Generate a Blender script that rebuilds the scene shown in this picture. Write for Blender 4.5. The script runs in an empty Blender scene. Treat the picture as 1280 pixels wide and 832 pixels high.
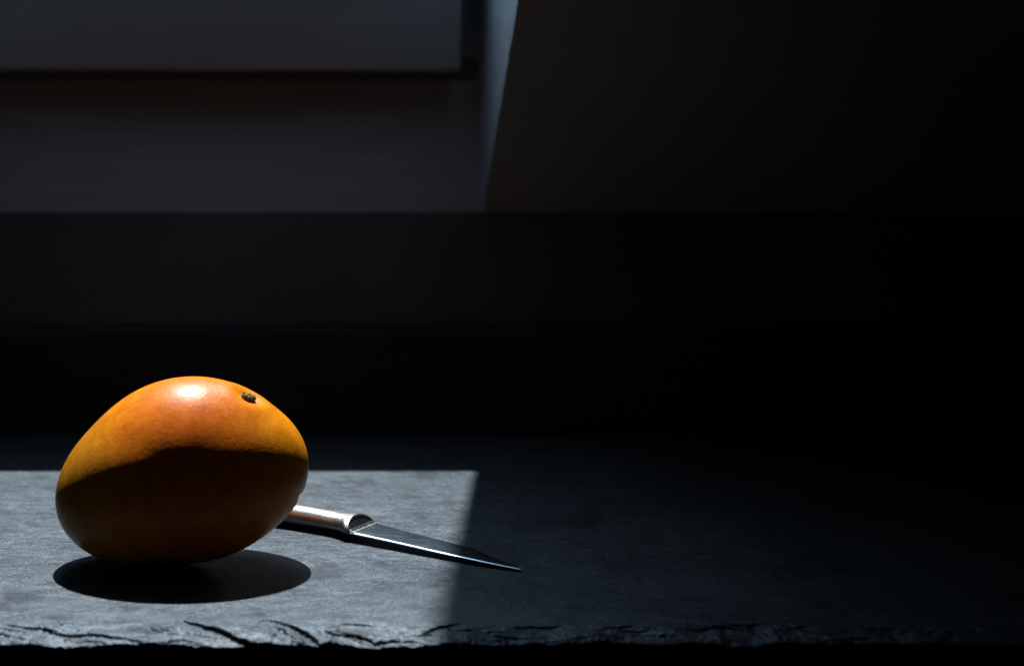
import bpy, bmesh, math, random
from mathutils import Vector, noise

random.seed(7)
scene = bpy.context.scene
CM = 0.01                                    # all lengths below are written in centimetres
col = scene.collection
R = math.radians

# ------------------------------------------------------------------ camera
cam_d = bpy.data.cameras.new('camera')
cam_d.sensor_width = 36.0
cam_d.lens = 50.0
cam_d.shift_x = 0.2422
cam_d.clip_start = 0.02
cam_d.clip_end = 50.0
cam_d.dof.use_dof = True
cam_d.dof.focus_distance = 0.665
cam_d.dof.aperture_fstop = 6.3
cam = bpy.data.objects.new('camera', cam_d)
col.objects.link(cam)
cam.location = (0, 0, 20.7 * CM)
cam.rotation_euler = (R(90 - 9), 0, 0)
scene.camera = cam

# ------------------------------------------------------------------ world and light
world = bpy.data.worlds.new('World')
scene.world = world
world.use_nodes = True
world.node_tree.nodes['Background'].inputs[0].default_value = (0, 0, 0, 1)
world.node_tree.nodes['Background'].inputs[1].default_value = 0.0

SUN_EL, SUN_AZ = R(65), R(-2)
to_sun = Vector((math.cos(SUN_EL) * math.sin(SUN_AZ), math.cos(SUN_EL) * math.cos(SUN_AZ), math.sin(SUN_EL)))
ld = bpy.data.lights.new('sunbeam_lamp', 'SPOT')
ld.energy = 44500.0
ld.color = (1.0, 0.98, 0.95)
ld.shadow_soft_size = 0.15
ld.spot_size = R(5.5)
ld.spot_blend = 0.1
lo = bpy.data.objects.new('sunbeam_lamp', ld)
col.objects.link(lo)
aim = Vector((0, 66 * CM, 0))
lo.location = aim + to_sun * 20.0
lo.rotation_euler = to_sun.to_track_quat('Z', 'Y').to_euler()

ad = bpy.data.lights.new('skylight_lamp', 'AREA')          # daylight of the sky coming in through the dormer glass
ad.shape = 'RECTANGLE'
ad.size, ad.size_y = 0.32, 0.60
ad.energy = 2.1
ad.color = (0.66, 0.83, 1.0)
ao = bpy.data.objects.new('skylight_lamp', ad)
col.objects.link(ao)
ao.location = (-3.5 * CM, 98.2 * CM, 63 * CM)
ao.rotation_euler = (R(-90), 0, 0)                # faces the room

scene.view_settings.view_transform = 'Standard'
scene.view_settings.look = 'None'
scene.view_settings.exposure = 0.0
scene.view_settings.gamma = 1.0
scene.view_settings.use_curve_mapping = False
scene.render.engine = 'CYCLES'
scene.cycles.max_bounces = 10
scene.cycles.diffuse_bounces = 6
scene.cycles.sample_clamp_indirect = 4.0

# ------------------------------------------------------------------ helpers
def new_mat(name, rough=0.6, base=(0.5, 0.5, 0.5), metal=0.0, spec=0.5):
    m = bpy.data.materials.new(name)
    m.use_nodes = True
    b = m.node_tree.nodes['Principled BSDF']
    b.inputs['Base Color'].default_value = (*base, 1)
    b.inputs['Roughness'].default_value = rough
    b.inputs['Metallic'].default_value = metal
    b.inputs['Specular IOR Level'].default_value = spec
    return m, m.node_tree, b

def node(t, kind, **kw):
    n = t.nodes.new(kind)
    for k, v in kw.items():
        setattr(n, k, v)
    return n

def ramp(t, pts):
    r = t.nodes.new('ShaderNodeValToRGB')
    e = r.color_ramp.elements
    while len(e) < len(pts):
        e.new(0.5)
    for i, (p, c) in enumerate(pts):
        e[i].position = p
        e[i].color = (*c, 1) if len(c) == 3 else c
    return r

def coords(t, scale=(1, 1, 1), rot=(0, 0, 0), loc=(0, 0, 0)):
    tc = t.nodes.new('ShaderNodeTexCoord')
    mp = t.nodes.new('ShaderNodeMapping')
    mp.inputs['Scale'].default_value = scale
    mp.inputs['Rotation'].default_value = rot
    mp.inputs['Location'].default_value = loc
    t.links.new(tc.outputs['Object'], mp.inputs['Vector'])
    return mp.outputs['Vector']

def noise_tex(t, vec, scale, detail=4, rough=0.55):
    n = t.nodes.new('ShaderNodeTexNoise')
    n.inputs['Scale'].default_value = scale
    n.inputs['Detail'].default_value = detail
    n.inputs['Roughness'].default_value = rough
    t.links.new(vec, n.inputs['Vector'])
    return n.outputs['Fac']

def mth(t, op, a, b=None, clamp=False):
    n = t.nodes.new('ShaderNodeMath')
    n.operation = op
    n.use_clamp = clamp
    for i, x in enumerate((a, b)):
        if x is None:
            continue
        if isinstance(x, (int, float)):
            n.inputs[i].default_value = x
        else:
            t.links.new(x, n.inputs[i])
    return n.outputs[0]

def mix(t, fac, a, b, mode='MIX'):
    n = t.nodes.new('ShaderNodeMix')
    n.data_type = 'RGBA'
    n.blend_type = mode
    for sock, x in ((n.inputs[0], fac), (n.inputs[6], a), (n.inputs[7], b)):
        if isinstance(x, (int, float)):
            sock.default_value = x
        elif isinstance(x, tuple):
            sock.default_value = (*x, 1)
        else:
            t.links.new(x, sock)
    return n.outputs[2]

def bump(t, b, height, strength, dist, prev=None):
    n = t.nodes.new('ShaderNodeBump')
    n.inputs['Strength'].default_value = strength
    n.inputs['Distance'].default_value = dist
    t.links.new(height, n.inputs['Height'])
    if prev is not None:
        t.links.new(prev, n.inputs['Normal'])
    t.links.new(n.outputs['Normal'], b.inputs['Normal'])
    return n.outputs['Normal']

def mesh_obj(name, verts, faces, mat, parent=None, origin=(0, 0, 0), smooth=False):
    o_ = Vector(origin)
    me = bpy.data.meshes.new(name)
    me.from_pydata([tuple((Vector(v) - o_) * CM) for v in verts], [], faces)
    me.update()
    if smooth:
        me.polygons.foreach_set('use_smooth', [True] * len(me.polygons))
    me.materials.append(mat)
    ob = bpy.data.objects.new(name, me)
    col.objects.link(ob)
    if parent is None:
        ob.location = o_ * CM
    else:
        ob.parent = parent
        ob.location = o_ * CM - parent.location
    return ob

def box_obj(name, x0, x1, y0, y1, z0, z1, mat, parent=None, bevel=0.0):
    o_ = Vector(((x0 + x1) / 2, (y0 + y1) / 2, z0))
    bm = bmesh.new()
    vs = [bm.verts.new((Vector((x, y, z)) - o_) * CM) for x in (x0, x1) for y in (y0, y1) for z in (z0, z1)]
    for f in ((0, 1, 3, 2), (4, 6, 7, 5), (0, 4, 5, 1), (2, 3, 7, 6), (0, 2, 6, 4), (1, 5, 7, 3)):
        bm.faces.new([vs[i] for i in f])
    if bevel:
        bmesh.ops.bevel(bm, geom=list(bm.edges), offset=bevel * CM, segments=3, profile=0.5, affect='EDGES')
    bmesh.ops.recalc_face_normals(bm, faces=bm.faces)
    me = bpy.data.meshes.new(name)
    bm.to_mesh(me)
    bm.free()
    me.materials.append(mat)
    ob = bpy.data.objects.new(name, me)
    col.objects.link(ob)
    if parent is None:
        ob.location = o_ * CM
    else:
        ob.parent = parent
        ob.location = o_ * CM - parent.location
    return ob

def empty(name, loc):
    o = bpy.data.objects.new(name, None)
    o.empty_display_size = 0.02
    col.objects.link(o)
    o.location = Vector(loc) * CM
    return o

def tag(o, label=None, cat=None, kind=None):
    if label:
        o['label'] = label
    if cat:
        o['category'] = cat
    if kind:
        o['kind'] = kind
    return o

def smooth01(x):
    x = max(0.0, min(1.0, x))
    return x * x * (3 - 2 * x)

def lerp_poly(pts, x):
    """piecewise-linear value of the polyline [(x, v...), ...] at x"""
    if x <= pts[0][0]:
        return pts[0][1:]
    for a, b in zip(pts, pts[1:]):
        if x <= b[0]:
            t = (x - a[0]) / (b[0] - a[0] + 1e-9)
            return tuple(p + (q - p) * t for p, q in zip(a[1:], b[1:]))
    return pts[-1][1:]

# ------------------------------------------------------------------ materials
# painted plaster of the attic
plaster, t, b = new_mat('charcoal_plaster', 0.75, spec=0.25)
v = coords(t)
n1 = noise_tex(t, v, 9.0, 5)
n2 = noise_tex(t, v, 160.0, 4)
r = ramp(t, [(0.3, (0.105, 0.125, 0.145)), (0.7, (0.140, 0.165, 0.188))])
t.links.new(n1, r.inputs[0])
t.links.new(r.outputs[0], b.inputs['Base Color'])
pb = bump(t, b, n2, 0.6, 0.0012)
bump(t, b, noise_tex(t, v, 30.0, 3), 0.3, 0.003, pb)

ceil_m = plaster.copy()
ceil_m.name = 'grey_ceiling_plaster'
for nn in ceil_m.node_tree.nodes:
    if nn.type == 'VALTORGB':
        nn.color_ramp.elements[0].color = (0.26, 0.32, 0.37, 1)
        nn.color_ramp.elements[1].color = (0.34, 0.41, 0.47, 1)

# pale limewashed plaster of the window reveal
reveal, t, b = new_mat('pale_plaster', 0.8, spec=0.2)
v = coords(t)
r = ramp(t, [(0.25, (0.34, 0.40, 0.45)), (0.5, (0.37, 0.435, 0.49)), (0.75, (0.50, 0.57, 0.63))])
t.links.new(noise_tex(t, v, 55.0, 6, 0.65), r.inputs[0])
t.links.new(r.outputs[0], b.inputs['Base Color'])
bump(t, b, noise_tex(t, v, 90.0, 5), 0.5, 0.002)

# dark grey painted wood of the window
wpaint, t, b = new_mat('grey_window_paint', 0.5, spec=0.35)
v = coords(t, (1, 1, 12))
r = ramp(t, [(0.3, (0.295, 0.295, 0.305)), (0.7, (0.345, 0.345, 0.355))])
t.links.new(noise_tex(t, v, 14.0, 5), r.inputs[0])
t.links.new(r.outputs[0], b.inputs['Base Color'])
bump(t, b, noise_tex(t, v, 40.0, 4), 0.15, 0.001)

# nearly black stained wood
blackwood, t, b = new_mat('black_stained_wood', 0.85, spec=0.05)
v = coords(t, (1, 14, 14))
r = ramp(t, [(0.3, (0.040, 0.045, 0.050)), (0.7, (0.062, 0.068, 0.075))])
t.links.new(noise_tex(t, v, 10.0, 6), r.inputs[0])
t.links.new(r.outputs[0], b.inputs['Base Color'])
bump(t, b, noise_tex(t, v, 30.0, 4), 0.2, 0.001)

gap_shade, t, b = new_mat('gap_shade_grey', 0.7, spec=0.2)  # dark grey that paints in the shade of the gap under the sash
v = coords(t)
r = ramp(t, [(0.3, (0.10, 0.10, 0.105)), (0.7, (0.14, 0.14, 0.145))])
t.links.new(noise_tex(t, v, 60.0, 4), r.inputs[0])
t.links.new(r.outputs[0], b.inputs['Base Color'])

# slate
slate, t, b = new_mat('blue_grey_slate', 0.5, spec=1.0)
b.inputs['IOR'].default_value = 1.8
b.inputs['Specular Tint'].default_value = (0.74, 0.87, 1.0, 1)
v = coords(t)
vs_ = coords(t, (1.0, 1.8, 1.0))
big = noise_tex(t, vs_, 14.0, 6, 0.62)
mid = noise_tex(t, vs_, 110.0, 6, 0.7)
fine = noise_tex(t, v, 1250.0, 3, 0.75)
stain = noise_tex(t, coords(t, loc=(5.3, 1.2, 0)), 38.0, 5, 0.6)
r1 = ramp(t, [(0.28, (0.72, 0.73, 0.75)), (0.5, (1, 1, 1)), (0.74, (1.25, 1.25, 1.24))])
t.links.new(big, r1.inputs[0])
r2 = ramp(t, [(0.28, (0.72, 0.72, 0.73)), (0.5, (1, 1, 1)), (0.74, (1.28, 1.28, 1.27))])
t.links.new(mid, r2.inputs[0])
r3 = ramp(t, [(0.31, (0.25, 0.25, 0.26)), (0.5, (1, 1, 1)), (0.65, (2.6, 2.6, 2.6))])
t.links.new(fine, r3.inputs[0])
r4 = ramp(t, [(0.34, (0.62, 0.62, 0.64)), (0.44, (1, 1, 1)), (0.62, (1, 1, 1)), (0.72, (1.22, 1.22, 1.2))])
t.links.new(stain, r4.inputs[0])
tex = mix(t, 1.0, r1.outputs[0], r2.outputs[0], 'MULTIPLY')
tex = mix(t, 0.85, tex, r3.outputs[0], 'MULTIPLY')
tex = mix(t, 1.0, tex, r4.outputs[0], 'MULTIPLY')
# a few pale scuffs lying along the grain
sc = coords(t, (0.45, 2.6, 1.0), loc=(3.1, 0.4, 0))
scn = noise_tex(t, sc, 190.0, 2, 0.5)
rs = ramp(t, [(0.66, (0, 0, 0)), (0.74, (1, 1, 1))])
t.links.new(scn, rs.inputs[0])
base_c = mix(t, 1.0, (0.0075, 0.0092, 0.0118), tex, 'MULTIPLY')
base_c = mix(t, mth(t, 'MULTIPLY', rs.outputs[0], 0.35), base_c, (0.09, 0.095, 0.10))
t.links.new(base_c, b.inputs['Base Color'])
t.links.new(mix(t, 1.0, (0.305, 0.383, 0.468), tex, 'MULTIPLY'), b.inputs['Specular Tint'])
rr = ramp(t, [(0.3, (0.44,) * 3), (0.7, (0.53,) * 3)])
t.links.new(mid, rr.inputs[0])
t.links.new(rr.outputs[0], b.inputs['Roughness'])
nb = bump(t, b, fine, 0.6, 0.0005)
nb = bump(t, b, mid, 0.4, 0.0014, nb)
bump(t, b, big, 0.35, 0.005, nb)

# brushed steel
def steel(name, rough, base, brush):
    m, t, b = new_mat(name, rough, base, 1.0)
    v = coords(t, brush)
    n = noise_tex(t, v, 60.0, 4, 0.6)
    rr = ramp(t, [(0.3, (rough * 0.8,) * 3), (0.7, (rough * 1.25,) * 3)])
    t.links.new(n, rr.inputs[0])
    t.links.new(rr.outputs[0], b.inputs['Roughness'])
    bump(t, b, n, 0.02, 0.0002)
    return m
steel_handle = steel('satin_steel', 0.34, (0.42, 0.42, 0.43), (1, 22, 22))
steel_blade = steel('blade_steel', 0.225, (0.41, 0.53, 0.67), (1, 26, 26))

# glass (thin pane: lets the beam straight through, keeps a little reflection)
glass = bpy.data.materials.new('window_glass')
glass.use_nodes = True
t = glass.node_tree
t.nodes.clear()
out = t.nodes.new('ShaderNodeOutputMaterial')
mx = t.nodes.new('ShaderNodeMixShader')
mx.inputs[0].default_value = 0.07
tr = t.nodes.new('ShaderNodeBsdfTransparent')
tr.inputs[0].default_value = (0.97, 0.985, 0.98, 1)
gl = t.nodes.new('ShaderNodeBsdfGlossy')
gl.inputs['Roughness'].default_value = 0.02
t.links.new(tr.outputs[0], mx.inputs[1])
t.links.new(gl.outputs[0], mx.inputs[2])
t.links.new(mx.outputs[0], out.inputs[0])

# mango skin (object space: origin under the fruit, x along its length, z up; metres)
skin, t, b = new_mat('mango_skin', 0.34, spec=0.25)
b.inputs['Subsurface Weight'].default_value = 0.16
b.inputs['Subsurface Radius'].default_value = (1.0, 0.3, 0.08)
b.inputs['Subsurface Scale'].default_value = 0.005
tc = t.nodes.new('ShaderNodeTexCoord')
sep = t.nodes.new('ShaderNodeSeparateXYZ')
t.links.new(tc.outputs['Object'], sep.inputs[0])
wob = noise_tex(t, tc.outputs['Object'], 28.0, 4, 0.6)
along = mth(t, 'ADD', mth(t, 'MULTIPLY', sep.outputs['X'], 8.2), 0.5)                  # 0 = tip, 1 = stem end
along = mth(t, 'ADD', along, mth(t, 'MULTIPLY', sep.outputs['Z'], 2.2))
along = mth(t, 'ADD', along, mth(t, 'MULTIPLY', mth(t, 'SUBTRACT', wob, 0.5), 0.28))
base_r = ramp(t, [(0.08, (0.30, 0.16, 0.010)), (0.26, (0.56, 0.215, 0.010)), (0.46, (0.82, 0.245, 0.006)),
                  (0.66, (0.86, 0.215, 0.004)), (0.84, (0.82, 0.235, 0.005)), (1.0, (0.78, 0.265, 0.006))])
t.links.new(along, base_r.inputs[0])
# red blush on the shoulder facing the room
bl = mth(t, 'ADD', mth(t, 'MULTIPLY', sep.outputs['Y'], -16.0), mth(t, 'MULTIPLY', wob, 1.0))
blx = mth(t, 'ABSOLUTE', mth(t, 'SUBTRACT', sep.outputs['X'], 0.012))
bl = mth(t, 'SUBTRACT', bl, mth(t, 'MULTIPLY', blx, 13.0))
blr = ramp(t, [(0.25, (0, 0, 0)), (0.85, (1, 1, 1))])
t.links.new(bl, blr.inputs[0])
cc = mix(t, mth(t, 'MULTIPLY', blr.outputs[0], 0.5), base_r.outputs[0], (0.70, 0.10, 0.006))
# cloudy mottling
mo = ramp(t, [(0.3, (0.76, 0.70, 0.66)), (0.7, (1.14, 1.16, 1.14))])
t.links.new(noise_tex(t, tc.outputs['Object'], 130.0, 5, 0.65), mo.inputs[0])
cc = mix(t, 1.0, cc, mo.outputs[0], 'MULTIPLY')
# pale lenticels
vo = t.nodes.new('ShaderNodeTexVoronoi')
vo.inputs['Scale'].default_value = 780.0
t.links.new(tc.outputs['Object'], vo.inputs['Vector'])
vr = ramp(t, [(0.14, (1, 1, 1)), (0.30, (0, 0, 0))])
t.links.new(vo.outputs['Distance'], vr.inputs[0])
pick = ramp(t, [(0.36, (0, 0, 0)), (0.56, (1, 1, 1))])
t.links.new(noise_tex(t, tc.outputs['Object'], 300.0, 2), pick.inputs[0])
dots = mth(t, 'MULTIPLY', vr.outputs[0], pick.outputs[0])
cc = mix(t, mth(t, 'MULTIPLY', dots, 0.5), cc, (0.95, 0.45, 0.09))
# a few dark freckles
vo2 = t.nodes.new('ShaderNodeTexVoronoi')
vo2.inputs['Scale'].default_value = 70.0
t.links.new(tc.outputs['Object'], vo2.inputs['Vector'])
vr2 = ramp(t, [(0.035, (1, 1, 1)), (0.05, (0, 0, 0))])
t.links.new(vo2.outputs['Distance'], vr2.inputs[0])
cc = mix(t, mth(t, 'MULTIPLY', vr2.outputs[0], 0.7), cc, (0.10, 0.03, 0.008))
t.links.new(cc, b.inputs['Base Color'])
rgh = ramp(t, [(0.3, (0.31,) * 3), (0.7, (0.41,) * 3)])
t.links.new(noise_tex(t, tc.outputs['Object'], 220.0, 3), rgh.inputs[0])
t.links.new(rgh.outputs[0], b.inputs['Roughness'])
nb = bump(t, b, noise_tex(t, tc.outputs['Object'], 480.0, 3), 0.16, 0.0005)
nb = bump(t, b, noise_tex(t, tc.outputs['Object'], 75.0, 4), 0.09, 0.0022, nb)
bump(t, b, dots, 0.15, 0.0003, nb)

stem_m, t, b = new_mat('dry_stem', 0.85, spec=0.2)
v = coords(t)
r = ramp(t, [(0.35, (0.045, 0.028, 0.010)), (0.55, (0.20, 0.13, 0.045)), (0.75, (0.45, 0.36, 0.20))])
t.links.new(noise_tex(t, v, 900.0, 3), r.inputs[0])
t.links.new(r.outputs[0], b.inputs['Base Color'])
collar_m, t, b = new_mat('pale_stem_scar', 0.8, spec=0.2)
v = coords(t)
r = ramp(t, [(0.35, (0.30, 0.17, 0.05)), (0.7, (0.62, 0.50, 0.32))])
t.links.new(noise_tex(t, v, 700.0, 3), r.inputs[0])
t.links.new(r.outputs[0], b.inputs['Base Color'])

# ------------------------------------------------------------------ the setting: attic corner with a dormer
D = 94.5                      # distance of the knee wall / window plane
ZS = 13.84                    # height where the sloped ceiling starts
M = 1.13                      # rise of the ceiling per cm towards the room
XC, XL = 14.5, -23.0          # right and left cheek of the dormer
ZT = 98.0                     # dormer ceiling
YT = D - (ZT - ZS) / M
XA, XB = -140.0, 170.0
ZB = -78.0

wall = mesh_obj('wall', [(XA, D, ZB), (XB, D, ZB), (XB, D, ZS), (XA, D, ZS),
                         (XA, D + 6, ZB), (XB, D + 6, ZB), (XB, D + 6, ZS), (XA, D + 6, ZS)],
                [(0, 1, 2, 3), (5, 4, 7, 6), (1, 5, 6, 2), (4, 0, 3, 7), (0, 4, 5, 1)], plaster, origin=(0, D, ZB))
tag(wall, 'low charcoal plaster wall behind the slate slab', kind='structure')

def slope_z(y):
    return ZS + M * (D - y)

# sloped ceiling: a sheet with the dormer opening cut out, its edges a little uneven like hand-laid plaster
Y0 = -60.0
cv, cf = [], []
def cadd(x, y, dz=0.0):
    cv.append((x, y, slope_z(y) + dz))
    return len(cv) - 1
NS = 140
edge_r, edge_l = [], []
def wav(i, s):
    return 0.10 * noise.noise(Vector((i * 0.55, s, 0))) + 0.05 * noise.noise(Vector((i * 1.7, s, 3)))
ys = [D + (YT - D) * i / NS for i in range(NS + 1)]
rr_ = [cadd(XC + (wav(i, 1.0) if 0 < i < NS else 0), y) for i, y in enumerate(ys)]
rb_ = [cadd(XB, y) for y in ys]
ll_ = [cadd(XL, y) for y in ys]
la_ = [cadd(XA, y) for y in ys]
for i in range(NS):
    cf.append((rr_[i], rb_[i], rb_[i + 1], rr_[i + 1]))
    cf.append((la_[i], ll_[i], ll_[i + 1], la_[i + 1]))
e = [cadd(x, Y0) for x in (XA, XL, XC, XB)]
cf += [(la_[-1], ll_[-1], e[1], e[0]), (ll_[-1], rr_[-1], e[2], e[1]), (rr_[-1], rb_[-1], e[3], e[2])]
ceil = mesh_obj('ceiling', cv, cf, ceil_m, origin=(0, D, ZS))
tag(ceil, 'sloped charcoal attic ceiling right of the window', kind='structure')

# cheeks (triangular side walls of the dormer) and dormer ceiling
def cheek(name, x, side):
    vs, fs = [], []
    n = NS
    prev = None
    for i, y in enumerate(ys):
        ex = x + (wav(i, 1.0) if (side > 0 and 0 < i < n) else 0)
        zs = slope_z(y)
        row = []
        k = 10
        for j in range(k + 1):               # from the ceiling edge back to the window wall, at constant height
            yy = y + (D + 4.0 - y) * j / k
            w = 0.0 if 0 < j else ex - x
            row.append((x + w, yy, zs))
        base = len(vs)
        vs += row
        if prev is not None:
            for j in range(k):
                q = (prev + j, prev + j + 1, base + j + 1, base + j)
                fs.append(q if side < 0 else q[::-1])
        prev = base
    return mesh_obj(name, vs, fs, reveal, origin=(x, D, ZS))
chk = cheek('dormer_wall', XC, 1)
tag(chk, 'pale triangular side wall of the window recess catching blue daylight', kind='structure')
chl = cheek('dormer_wall', XL, -1)
tag(chl, 'pale triangular side wall at the far left end of the window recess', kind='structure')
dc = mesh_obj('dormer_ceiling', [(XL, D, ZT), (XC, D, ZT), (XC, YT, ZT), (XL, YT, ZT)], [(0, 1, 2, 3)], reveal, origin=(XL, D, ZT))
tag(dc, 'pale flat ceiling over the window recess', kind='structure')

# window in the dormer
win = empty('dormer_window', (-13.75, D, ZS))
tag(win, 'grey wooden window with wide bottom panel at upper left', 'window')
mesh_obj('apron_panel', [(XL, D + .02, ZS - 1), (XC + .2, D + .02, ZS - 1), (XC + .2, D + .02, ZS), (XL, D + .02, ZS), (XL, D + 3.6, 22.6), (XC + .2, D + 3.6, 22.6),
                         (XL, D + 7, 22.6), (XC + .2, D + 7, 22.6), (XL, D + 7, ZS - 1), (XC + .2, D + 7, ZS - 1)],
         [(0, 1, 2, 3), (3, 2, 5, 4), (4, 5, 7, 6), (6, 7, 9, 8), (8, 9, 1, 0), (0, 3, 4, 6, 8), (1, 9, 7, 5, 2)], wpaint, win, origin=(XL, D, ZS))
box_obj('leak_block_rail', XL, XC + 0.1, D + 3.42, D + 6.0, 24.05, 31.5, wpaint, win)  # added behind the sash rail to block leaking sunlight
box_obj('leak_block_sill', XL, 18.0, D + 3.95, D + 6.8, 22.5, 24.04, wpaint, win)  # added box, closes a light leak behind the gap
box_obj('gap_shade_strip', XL, XC + 0.1, D + 3.44, D + 3.94, 22.5, 24.1, gap_shade, win)  # dark strip standing in for the shade inside the gap
# bottom rail of the sash, standing proud of the gap
box_obj('sash_rail', XL + 1.4, 12.85, D - 0.2, D + 3.4, 23.05, 32.0, wpaint, win, 0.25)
box_obj('sash_rail', XL + 1.4, 13.0, D + 0.4, D + 3.4, 94.0, 97.4, wpaint, win, 0.25)
# stiles and jambs (the right stile leans a little: lean made up to slant the sunlit patch's edge)
def prism(name, quad_xz, y0, y1, mat, parent):
    vs = [(x, y0, z) for x, z in quad_xz] + [(x, y1, z) for x, z in quad_xz]
    fs = [(0, 1, 2, 3), (7, 6, 5, 4), (0, 4, 5, 1), (1, 5, 6, 2), (2, 6, 7, 3), (3, 7, 4, 0)]
    return mesh_obj(name, vs, fs, mat, parent, origin=(quad_xz[0][0], y0, quad_xz[0][1]))
prism('sash_stile', [(12.05, 32.0), (16.5, 31.9), (16.5, 94.0), (4.5, 94.0)], D + 1.0, D + 3.0, wpaint, win)
box_obj('sash_stile', XL + 1.0, XL + 5.0, D + 0.4, D + 3.4, 32.0, 94.0, wpaint, win, 0.2)
box_obj('frame_jamb', 12.4, 18.0, D + 3.42, D + 6.0, 31.55, 36.0, wpaint, win)
box_obj('frame_jamb', 12.7, 18.0, D + 3.45, D + 6.0, 36.05, ZT, wpaint, win)
box_obj('frame_jamb', XL - 2, XL + 1.3, D + 3.45, D + 6.0, 20.0, ZT, wpaint, win)
box_obj('glass_pane', XL + 5.0, 13.2, D + 3.1, D + 3.3, 32.0, 94.0, glass, win)

# black upstand board along the foot of the wall
bk = box_obj('skirting_board', XA, XB, D - 1.4, D - 0.02, -3.2, 6.3, blackwood, bevel=0.65)
tag(bk, 'black wooden board along the foot of the wall behind the slab', 'board')

# table under the slab
tb = empty('table', (5, 72, ZB))
tag(tb, 'black wooden table under the slate slab', 'table')
box_obj('table_top', -36, 60, 57.5, 92.8, -5.2, -1.3, blackwood, tb, 0.2)
box_obj('apron', -33, 57, 60.5, 62.5, -13.5, -5.21, blackwood, tb)
for lx in (-33, 52):
    for ly in (60, 87):
        box_obj('leg', lx, lx + 5, ly + (2.6 if ly == 60 else 0), ly + 5, ZB, -5.21, blackwood, tb, 0.2)

# ------------------------------------------------------------------ slate slab with a split, flaky front edge
FLAKES = [  # each: (x, y of the break, step height), cm
    [(-10.9, 55.2, 0.0), (-10.2, 55.12, 0.05), (-8.7, 54.85, 0.11), (-7.83, 54.32, 0.15), (-7.0, 54.38, 0.10), (-6.06, 54.12, 0.09), (-4.4, 53.6, 0.03)],
    [(-6.6, 55.05, 0.0), (-5.9, 55.2, 0.02), (-5.0, 55.22, 0.02), (-4.17, 54.5, 0.045), (-3.68, 54.42, 0.045), (-2.75, 54.98, 0.0)],
    [(-5.0, 53.35, 0.02), (-4.43, 53.78, 0.05), (-3.0, 54.0, 0.06), (-1.9, 53.6, 0.06), (-1.2, 53.4, 0.0)],
    [(-3.6, 55.72, 0.0), (-3.3, 55.62, 0.05), (-2.77, 55.36, 0.12), (-1.77, 54.78, 0.22), (-0.95, 54.0, 0.25), (-0.3, 53.5, 0.12), (0.0, 53.3, 0.0)],
    [(-0.3, 55.1, 0.0), (-0.17, 55.6, 0.03), (0.1, 55.8, 0.045), (0.81, 55.4, 0.09), (1.5, 54.75, 0.2), (1.9, 54.3, 0.24), (2.3, 53.6, 0.1), (2.6, 53.2, 0.0)],
    [(0.1, 55.5, 0.0), (0.5, 55.05, 0.05), (0.81, 54.75, 0.09), (1.2, 54.1, 0.06), (1.45, 53.6, 0.0)],
    [(2.0, 54.75, 0.0), (2.6, 54.6, 0.08), (3.5, 54.45, 0.14), (4.44, 53.9, 0.18), (6.0, 53.95, 0.10), (6.5, 53.8, 0.0)],
    [(2.6, 54.95, 0.0), (3.2, 54.6, 0.08), (3.82, 54.12, 0.12), (4.7, 53.45, 0.0)],
    [(5.3, 54.2, 0.0), (5.9, 54.35, 0.05), (6.41, 54.45, 0.09), (7.14, 55.1, 0.12), (7.82, 55.3, 0.05), (8.2, 55.2, 0.0)],
    [(6.0, 55.0, 0.0), (6.5, 55.2, 0.03), (7.0, 54.9, 0.02), (7.5, 54.6, 0.0)],
    [(-14.5, 54.0, 0.0), (-13.5, 54.6, 0.1), (-12.0, 54.8, 0.12), (-10.6, 54.5, 0.08), (-9.6, 54.05, 0.05), (-8.6, 53.7, 0.0)],
]
FLAKES = [[(a_, b_, c_ * 1.3) for a_, b_, c_ in f_] for f_ in FLAKES]
for x0 in [q_ * 1.9 - 37 for q_ in range(12)] + [8.0 + q_ * 1.7 for q_ in range(31)]:      # the same kind of breaks on towards both ends
    x0 += random.uniform(-0.6, 0.6)
    a = random.uniform(54.2, 55.2)
    L = random.uniform(1.0, 3.6)
    sg = random.choice((-1, -1, 1))
    hg = random.uniform(0.04, 0.18) * (0.6 if x0 > 7 else 1.0)
    FLAKES.append([(x0, a, 0.0), (x0 + L * random.uniform(.15, .3), a + sg * random.uniform(0, .3) + random.uniform(-.1, .1), hg * random.uniform(.4, 1)),
                   (x0 + L * random.uniform(.4, .7), a + sg * random.uniform(.1, .5) + random.uniform(-.1, .1), hg), (x0 + L, a + sg * random.uniform(.3, .8), 0.0)])
for k in range(80):                                                # many thin secondary splits
    x0 = random.uniform(-13.5, 30.0)
    a = random.uniform(53.9, 55.25)
    L = random.uniform(0.6, 2.6)
    hgt = random.uniform(0.02, 0.085)
    dy = random.uniform(-0.55, 0.25)
    FLAKES.append([(x0, a, 0.0), (x0 + L * .25, a + dy * .3 + random.uniform(-.1, .12), hgt), (x0 + L * .6, a + dy * .7 + random.uniform(-.1, .1), hgt * random.uniform(.6, 1.6)), (x0 + L, a + dy, 0.0)])
SX0, SX1 = -38.0, 62.0
SYB = 89.05
def front_y(x):
    y = 53.75 + 0.14 * noise.noise(Vector((x * 0.45, 2.0, 0))) + 0.10 * noise.noise(Vector((x * 1.7, 5.0, 0))) + 0.07 * noise.noise(Vector((x * 5.0, 9.0, 0)))
    y += 0.28 * math.exp(-((x - 3.1) / 0.65) ** 2)                  # a chipped-out notch
    y += 0.22 * math.exp(-((x - 14.0) / 1.2) ** 2)
    return y
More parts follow.
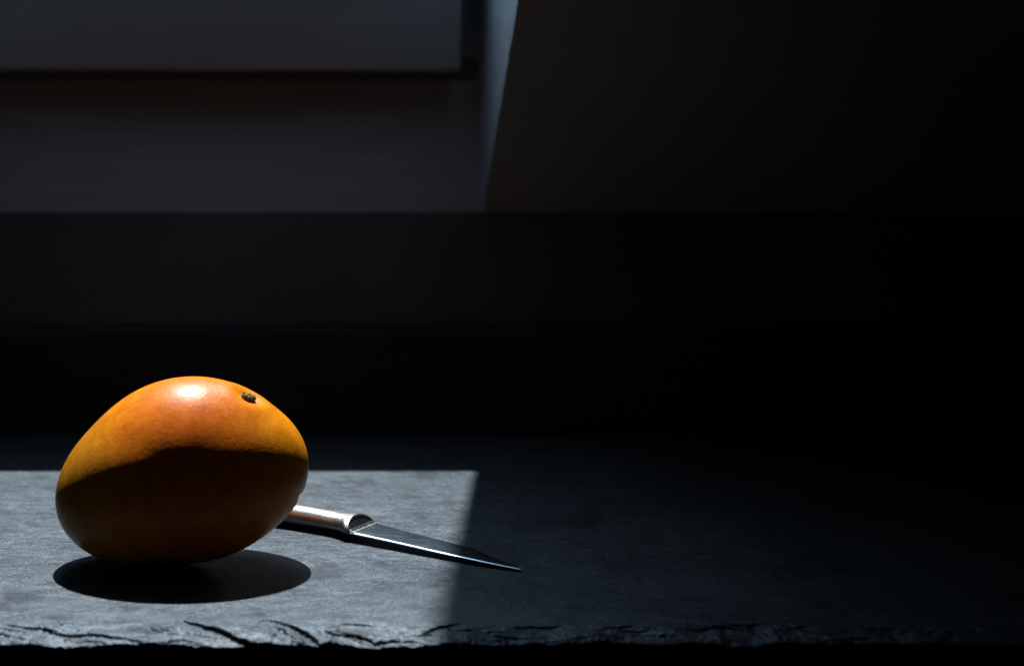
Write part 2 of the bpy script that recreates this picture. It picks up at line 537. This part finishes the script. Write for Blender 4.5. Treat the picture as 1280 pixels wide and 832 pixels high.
def flake_drop(x, y):
    d = 0.0
    for f in FLAKES:
        if x < f[0][0] or x > f[-1][0]:
            continue
        fy, fh = lerp_poly(f, x)
        fy += 0.09 * noise.noise(Vector((x * 2.6, f[1][1] * 7, 1.0))) + 0.045 * noise.noise(Vector((x * 9.0, f[1][1] * 7, 4.0)))
        if y < fy:
            d += fh * smooth01((fy - y) / 0.04) * (1.15 - min(1.0, fy - y) * (0.55 + 0.5 * math.sin(f[1][1] * 91)))
    return 0.46 * (1 - math.exp(-d / 0.46))
xs = []
x = SX0
while x < SX1 - 1e-6:
    xs.append(x)
    x += 0.045 if -14 <= x <= 24 else (0.09 if 24 < x <= 32 else 0.3)
xs.append(SX1)
ny_f = 64
vt, fc = [], []
cols = []
for x in xs:
    yf = front_y(x)
    rows = []
    for j in range(ny_f + 1):
        y = yf + (56.2 - yf) * j / ny_f
        lip = max(0.0, (55.1 - y))
        z = -0.055 * lip * lip - flake_drop(x, y)
        k = smooth01((56.0 - y) / 1.4)
        z += k * (0.030 * noise.noise(Vector((x * 1.3, y * 2.2, 0))) + 0.016 * noise.noise(Vector((x * 5.0, y * 7.0, 2))) - 0.012)
        # stacked cleavage layers: the lip breaks down in thin terraces
        zz = z + 0.03 * noise.noise(Vector((x * 0.8, y * 1.5, 21)))
        st = 0.05
        fl = math.floor(zz / st)
        zt = (fl + smooth01((zz / st - fl) * 2.6 - 0.9)) * st
        kt = 0.75 * smooth01((55.3 - y) / 0.35)
        z = z * (1 - kt) + zt * kt
        if j < 3:
            z -= 0.03 * (3 - j) * (0.6 + 0.5 * noise.noise(Vector((x * 6, 0, 7))))
        rows.append((x, y, z))
    for y in (57.5, 60, 64, 70, 78, SYB - 0.15):
        rows.append((x, y, 0.0))
    rows.append((x, SYB, -0.12))
    rows.append((x, SYB, -1.3))
    # under side and the broken front face
    rows.append((x, yf + 1.1, -1.3))
    rows.append((x, yf + 0.35 + 0.18 * noise.noise(Vector((x * 0.9, 0, 11))), -0.95))
    rows.append((x, yf + 0.16 + 0.12 * noise.noise(Vector((x * 2.3, 0, 15))), -0.62 + 0.08 * noise.noise(Vector((x * 1.5, 0, 17)))))
    cols.append(len(vt))
    vt += rows
nr = len(rows)
for a, b_ in zip(cols, cols[1:]):
    for j in range(nr):
        j2 = (j + 1) % nr
        fc.append((a + j, b_ + j, b_ + j2, a + j2))
fc.append(tuple(range(cols[0] + nr - 1, cols[0] - 1, -1))[::-1])
fc.append(tuple(range(cols[-1], cols[-1] + nr)))
slab = mesh_obj('slate_slab', vt, fc, slate, origin=(12, 70, -1.3), smooth=True)
slab.data.set_sharp_from_angle(angle=R(32))
tag(slab, 'blue grey slate slab with a rough split front edge', 'slab')

# ------------------------------------------------------------------ mango
MC = Vector((-3.747, 63.517, 4.243))          # centre of the fruit
MR = Vector((0.9983, 0.0589, 0.0))            # its length direction
MV = Vector((-0.057, 0.9665, -0.2504))        # its thin direction
MU = Vector((-0.0147, 0.25, 0.9681))          # its height direction
FO = [4.9112, 0.0151, -0.1507, 0.6906, 0.3523, 0.0574, -0.2065, 0.0666, 0.1178, 0.0469, -0.0226, 0.0123, 0.0152]
MT = 3.6
def m_rad(th):
    s = FO[0]
    for k in range(1, 7):
        s += FO[2 * k - 1] * math.cos(k * th) + FO[2 * k] * math.sin(k * th)
    return s
STEM = Vector((-0.70, 63.30, 7.80))
SN = Vector((0.42, -0.16, 0.89)).normalized()
def m_pt(th, ph):
    r_ = m_rad(th) * math.cos(ph)
    p = MC + MR * (r_ * math.cos(th)) + MU * (r_ * math.sin(th)) + MV * (MT * math.sin(ph))
    d = (p - STEM).length
    p = p - SN * (0.27 * math.exp(-(d / 0.48) ** 2)) + SN * (0.06 * math.exp(-((d - 0.95) / 0.45) ** 2))
    w = 0.025 * noise.noise((p - MC) * 0.4)
    return p + (p - MC).normalized() * w
mo_root = empty('mango', (-5.0, 63.1, 0.0))
tag(mo_root, 'ripe orange mango with dark stem scar on the slate slab', 'mango')
NT, NP = 200, 100
mv, mf = [], []
for j in range(1, NP):
    ph = -math.pi / 2 + math.pi * j / NP
    for i in range(NT):
        mv.append(m_pt(2 * math.pi * i / NT, ph))
for j in range(NP - 2):
    for i in range(NT):
        a, b_ = j * NT + i, j * NT + (i + 1) % NT
        mf.append((a, b_, b_ + NT, a + NT))
s_ = len(mv)
mv.append(m_pt(0, -math.pi / 2))
mv.append(m_pt(0, math.pi / 2))
for i in range(NT):
    mf.append((s_, (i + 1) % NT, i))
    mf.append((s_ + 1, (NP - 2) * NT + i, (NP - 2) * NT + (i + 1) % NT))
zmin = min(p.z for p in mv)
mv = [Vector((p.x, p.y, p.z - zmin)) for p in mv]
body = mesh_obj('fruit_skin', mv, mf, skin, mo_root, origin=(MC.x, MC.y, 0), smooth=True)

# stem scar: a pale ragged collar in the dimple and a crumbly dark stub
near = min((p for p in mv), key=lambda p: (p - STEM).length)
q = SN.to_track_quat('Z', 'Y')
def lump(name, centre, rx, ry, rz, amp, freq, mat, seed):
    bm = bmesh.new()
    bmesh.ops.create_icosphere(bm, subdivisions=3, radius=1.0)
    for vv in bm.verts:
        n = vv.co.normalized()
        k = 1 + amp * noise.noise(n * freq + Vector((seed, 0, 0))) + amp * 0.5 * noise.noise(n * freq * 2.3 + Vector((seed, 4, 0)))
        vv.co = q @ Vector((n.x * rx * k, n.y * ry * k, n.z * rz * k))
    vs = [vv.co + centre for vv in bm.verts]
    fs = [tuple(vv.index for vv in f.verts) for f in bm.faces]
    bm.free()
    return mesh_obj(name, vs, fs, mat, mo_root, origin=centre, smooth=True)
sx = q @ Vector((1, 0, 0))
sy = q @ Vector((0, 1, 0))
right = Vector((0.86, -0.12, -0.42)).normalized()              # down the slope of the shoulder
lump('stem_collar', near - right * 0.20 + SN * 0.02, 0.34, 0.30, 0.10, 0.5, 2.8, collar_m, 1.0)
lump('stem_stub', near + right * 0.06 + SN * 0.10, 0.30, 0.26, 0.20, 0.75, 2.6, stem_m, 5.0)
for k, (ax_, ay_, rs_) in enumerate(((0.26, -0.12, 1.1), (-0.05, 0.20, 0.9), (0.30, 0.12, 1.2), (-0.16, -0.14, 0.8), (0.12, -0.22, 0.9), (0.36, -0.02, 0.8))):
    lump('stem_fibre', near + SN * (0.13 + 0.04 * (k % 3)) + right * ax_ + right.cross(SN) * ay_, 0.10 * rs_, 0.09 * rs_, 0.13 * rs_, 0.8, 2.2, stem_m, 9.0 + k)

# ------------------------------------------------------------------ paring knife
knife = empty('paring_knife', (4.85, 67.3, 0.0))
tag(knife, 'small steel paring knife with hollow metal handle lying behind the mango', 'knife')
SP = [(4.13, 66.28, .43), (6.07, 65.04, .36), (8.0, 63.75, .28), (9.88, 62.61, .19), (11.30, 61.86, .115), (11.59, 61.72, .10)]
ED = [(5.50, 68.00, .43), (6.85, 66.88, .36), (8.29, 65.83, .28), (9.70, 64.72, .19), (11.05, 62.85, .115), (11.62, 61.85, .10)]
def cr(pts, t_):
    """Catmull-Rom through pts, t_ in 0..1"""
    n = len(pts) - 1
    u = min(t_ * n, n - 1e-6)
    i = int(u)
    f = u - i
    P = [Vector(pts[max(0, min(n, i + k))]) for k in (-1, 0, 1, 2)]
    return 0.5 * ((2 * P[1]) + (-P[0] + P[2]) * f + (2 * P[0] - 5 * P[1] + 4 * P[2] - P[3]) * f * f + (-P[0] + 3 * P[1] - 3 * P[2] + P[3]) * f ** 3)
NB = 80
TH = 0.15                       # spine thickness
# rounded, chamfered spine: (across, height) in cm, from the top face round to the underside
prof = [(0.20, 0.075), (0.155, 0.072), (0.10, 0.052), (0.05, 0.029), (0.015, 0.005), (0.0, -0.02), (0.012, -0.055), (0.05, -0.075)]
bv, bf = [], []
ring = None
for i in range(-1, NB + 1):
    tt = i / NB
    if i < 0:
        s0 = Vector(SP[0]) + (Vector(SP[0]) - Vector(SP[1])).normalized() * (0.06 * -i)
        e0 = Vector(ED[0]) + (Vector(ED[0]) - Vector(ED[1])).normalized() * (0.06 * -i)
    else:
        s0, e0 = cr(SP, tt), cr(ED, tt)
    wdir = (e0 - s0)
    wl = max(wdir.length, 0.02)
    wdir = wdir.normalized()
    hh = TH * 0.5 * (1 - 0.55 * max(0, tt))
    pts = []
    for (cx_, cz_) in prof[:]:  # spine arc from top to bottom
        kk = 0.74 - 0.12 * max(0, tt)
        pts.append(s0 + wdir * min(cx_ * kk, wl * 0.7) + Vector((0, 0, cz_ * kk)))
    g = 0.80                    # grind line: flat face, then thin bevel to the cutting edge
    pts.append(s0 + wdir * (wl * g) + Vector((0, 0, -hh * 0.30)))
    pts.append(e0)
    pts.append(s0 + wdir * (wl * g) + Vector((0, 0, hh * 0.30)))
    base = len(bv)
    bv += pts
    n = len(pts)
    if ring is not None:
        for j in range(n):
            j2 = (j + 1) % n
            bf.append((ring + j, ring + j2, base + j2, base + j))
    ring = base
bf.append(tuple(range(n))[::-1])
bf.append(tuple(range(ring, ring + n)))
blade = mesh_obj('blade', bv, bf, steel_blade, knife, origin=(4.85, 67.3, 0.43), smooth=True)
blade.data.set_sharp_from_angle(angle=R(25))

# handle: lofted flattened-oval hollow handle that ends in a slanted, dished face over the blade
kx = (Vector((11.59, 61.74, 0)) - Vector((4.13, 66.28, 0))).normalized()
kx = (kx * 0.985 + Vector((0.10, 0.17, 0)) * 0.15).normalized()
heel = (Vector(SP[0]) + Vector(ED[0])) * 0.5
heel.z = 0
span = (Vector(ED[0]) - Vector(SP[0]))
span.z = 0
half = span.length / 2
ky_end = span.normalized()                     # the end is cut along the heel line of the blade
ky = Vector((-kx.y, kx.x, 0))
# s (cm behind the heel), half width, top height, bottom height
SEC = [(-11.2, 0.20, 0.72, 0.40), (-11.0, 0.62, 0.98, 0.18), (-10.4, 0.86, 1.10, 0.08), (-9.0, 0.95, 1.14, 0.03), (-6.5, 0.80, 1.13, 0.02),
       (-4.0, 0.67, 1.09, 0.02), (-2.4, 0.66, 1.06, 0.03), (-1.3, 0.74, 1.04, 0.09), (-0.6, 0.94, 1.05, 0.21), (-0.2, 1.13, 1.06, 0.31), (0.0, half * 0.985, 1.05, 0.355)]
NSK, NH = 110, 96
hv, hf = [], []
ring = None
def sec_at(u):
    return cr([(a, b2, c2) for a, b2, c2, d2 in SEC], u), cr([(d2, 0, 0) for a, b2, c2, d2 in SEC], u).x
for i in range(NSK + 1):
    u = i / NSK
    (s, w, top), bot = sec_at(u)
    blend = smooth01((s + 2.2) / 2.2)
    yd = (ky.lerp(ky_end, blend)).normalized()
    zc_ = 0.53 * (1 - blend) + 0.43 * blend if s > -9.9 else 0.53
    base = len(hv)
    for k in range(NH):
        a = 2 * math.pi * k / NH
        ca, sa = math.cos(a), math.sin(a)
        ca = math.copysign(abs(ca) ** 1.0, ca)
        sa_ = math.copysign(abs(sa) ** 1.0, sa)
        z = zc_ + ((top - zc_) * sa_ if sa > 0 else (zc_ - bot) * sa_)
        lean = -0.42 * max(0.0, (z - 0.47)) / 0.6 * blend          # the upper lip leans back
        hv.append(heel + kx * (s + lean) + yd * (w * ca) + Vector((0, 0, z)))
    if ring is not None:
        for k in range(NH):
            k2 = (k + 1) % NH
            hf.append((ring + k, ring + k2, base + k2, base + k))
    ring = base
hf.append(tuple(range(NH))[::-1])
# rounded rim then the dished end face
rim = [hv[ring + k] for k in range(NH)]
cen = Vector((0, 0, 0))
for p in rim:
    cen += p
cen /= NH
cen.z = 0.62
steps = [(0.985, 0.016), (0.95, 0.014), (0.90, -0.012), (0.65, -0.045), (0.35, -0.06)]
prev = ring
for f, dd in steps:
    base = len(hv)
    for p in rim:
        hv.append(cen + (p - cen) * f + kx * dd)
    for k in range(NH):
        k2 = (k + 1) % NH
        hf.append((prev + k, prev + k2, base + k2, base + k))
    prev = base
hv.append(cen + kx * -0.065)
for k in range(NH):
    hf.append((prev + k, prev + (k + 1) % NH, len(hv) - 1))
nf_ = 24
fil = []
for k in range(nf_ + 1):
    w = -0.97 + 1.94 * k / nf_
    p0 = heel + ky_end * (half * w) + Vector((0, 0, 0.43))
    row = len(hv)
    for (ds, dz) in ((0.20, 0.060), (0.14, 0.068), (0.09, 0.085), (0.055, 0.11), (0.03, 0.14), (-0.03, 0.17)):
        edge_k = math.sqrt(max(0.0, 1 - w * w))
        hv.append(p0 + kx * ds + Vector((0, 0, 0.055 + (dz - 0.055) * min(1, edge_k * 2.2))))
    if fil:
        for j in range(5):
            hf.append((fil[-1] + j, row + j, row + j + 1, fil[-1] + j + 1))
    fil.append(row)
handle = mesh_obj('handle', hv, hf, steel_handle, knife, origin=(heel.x, heel.y, 0.4), smooth=True)
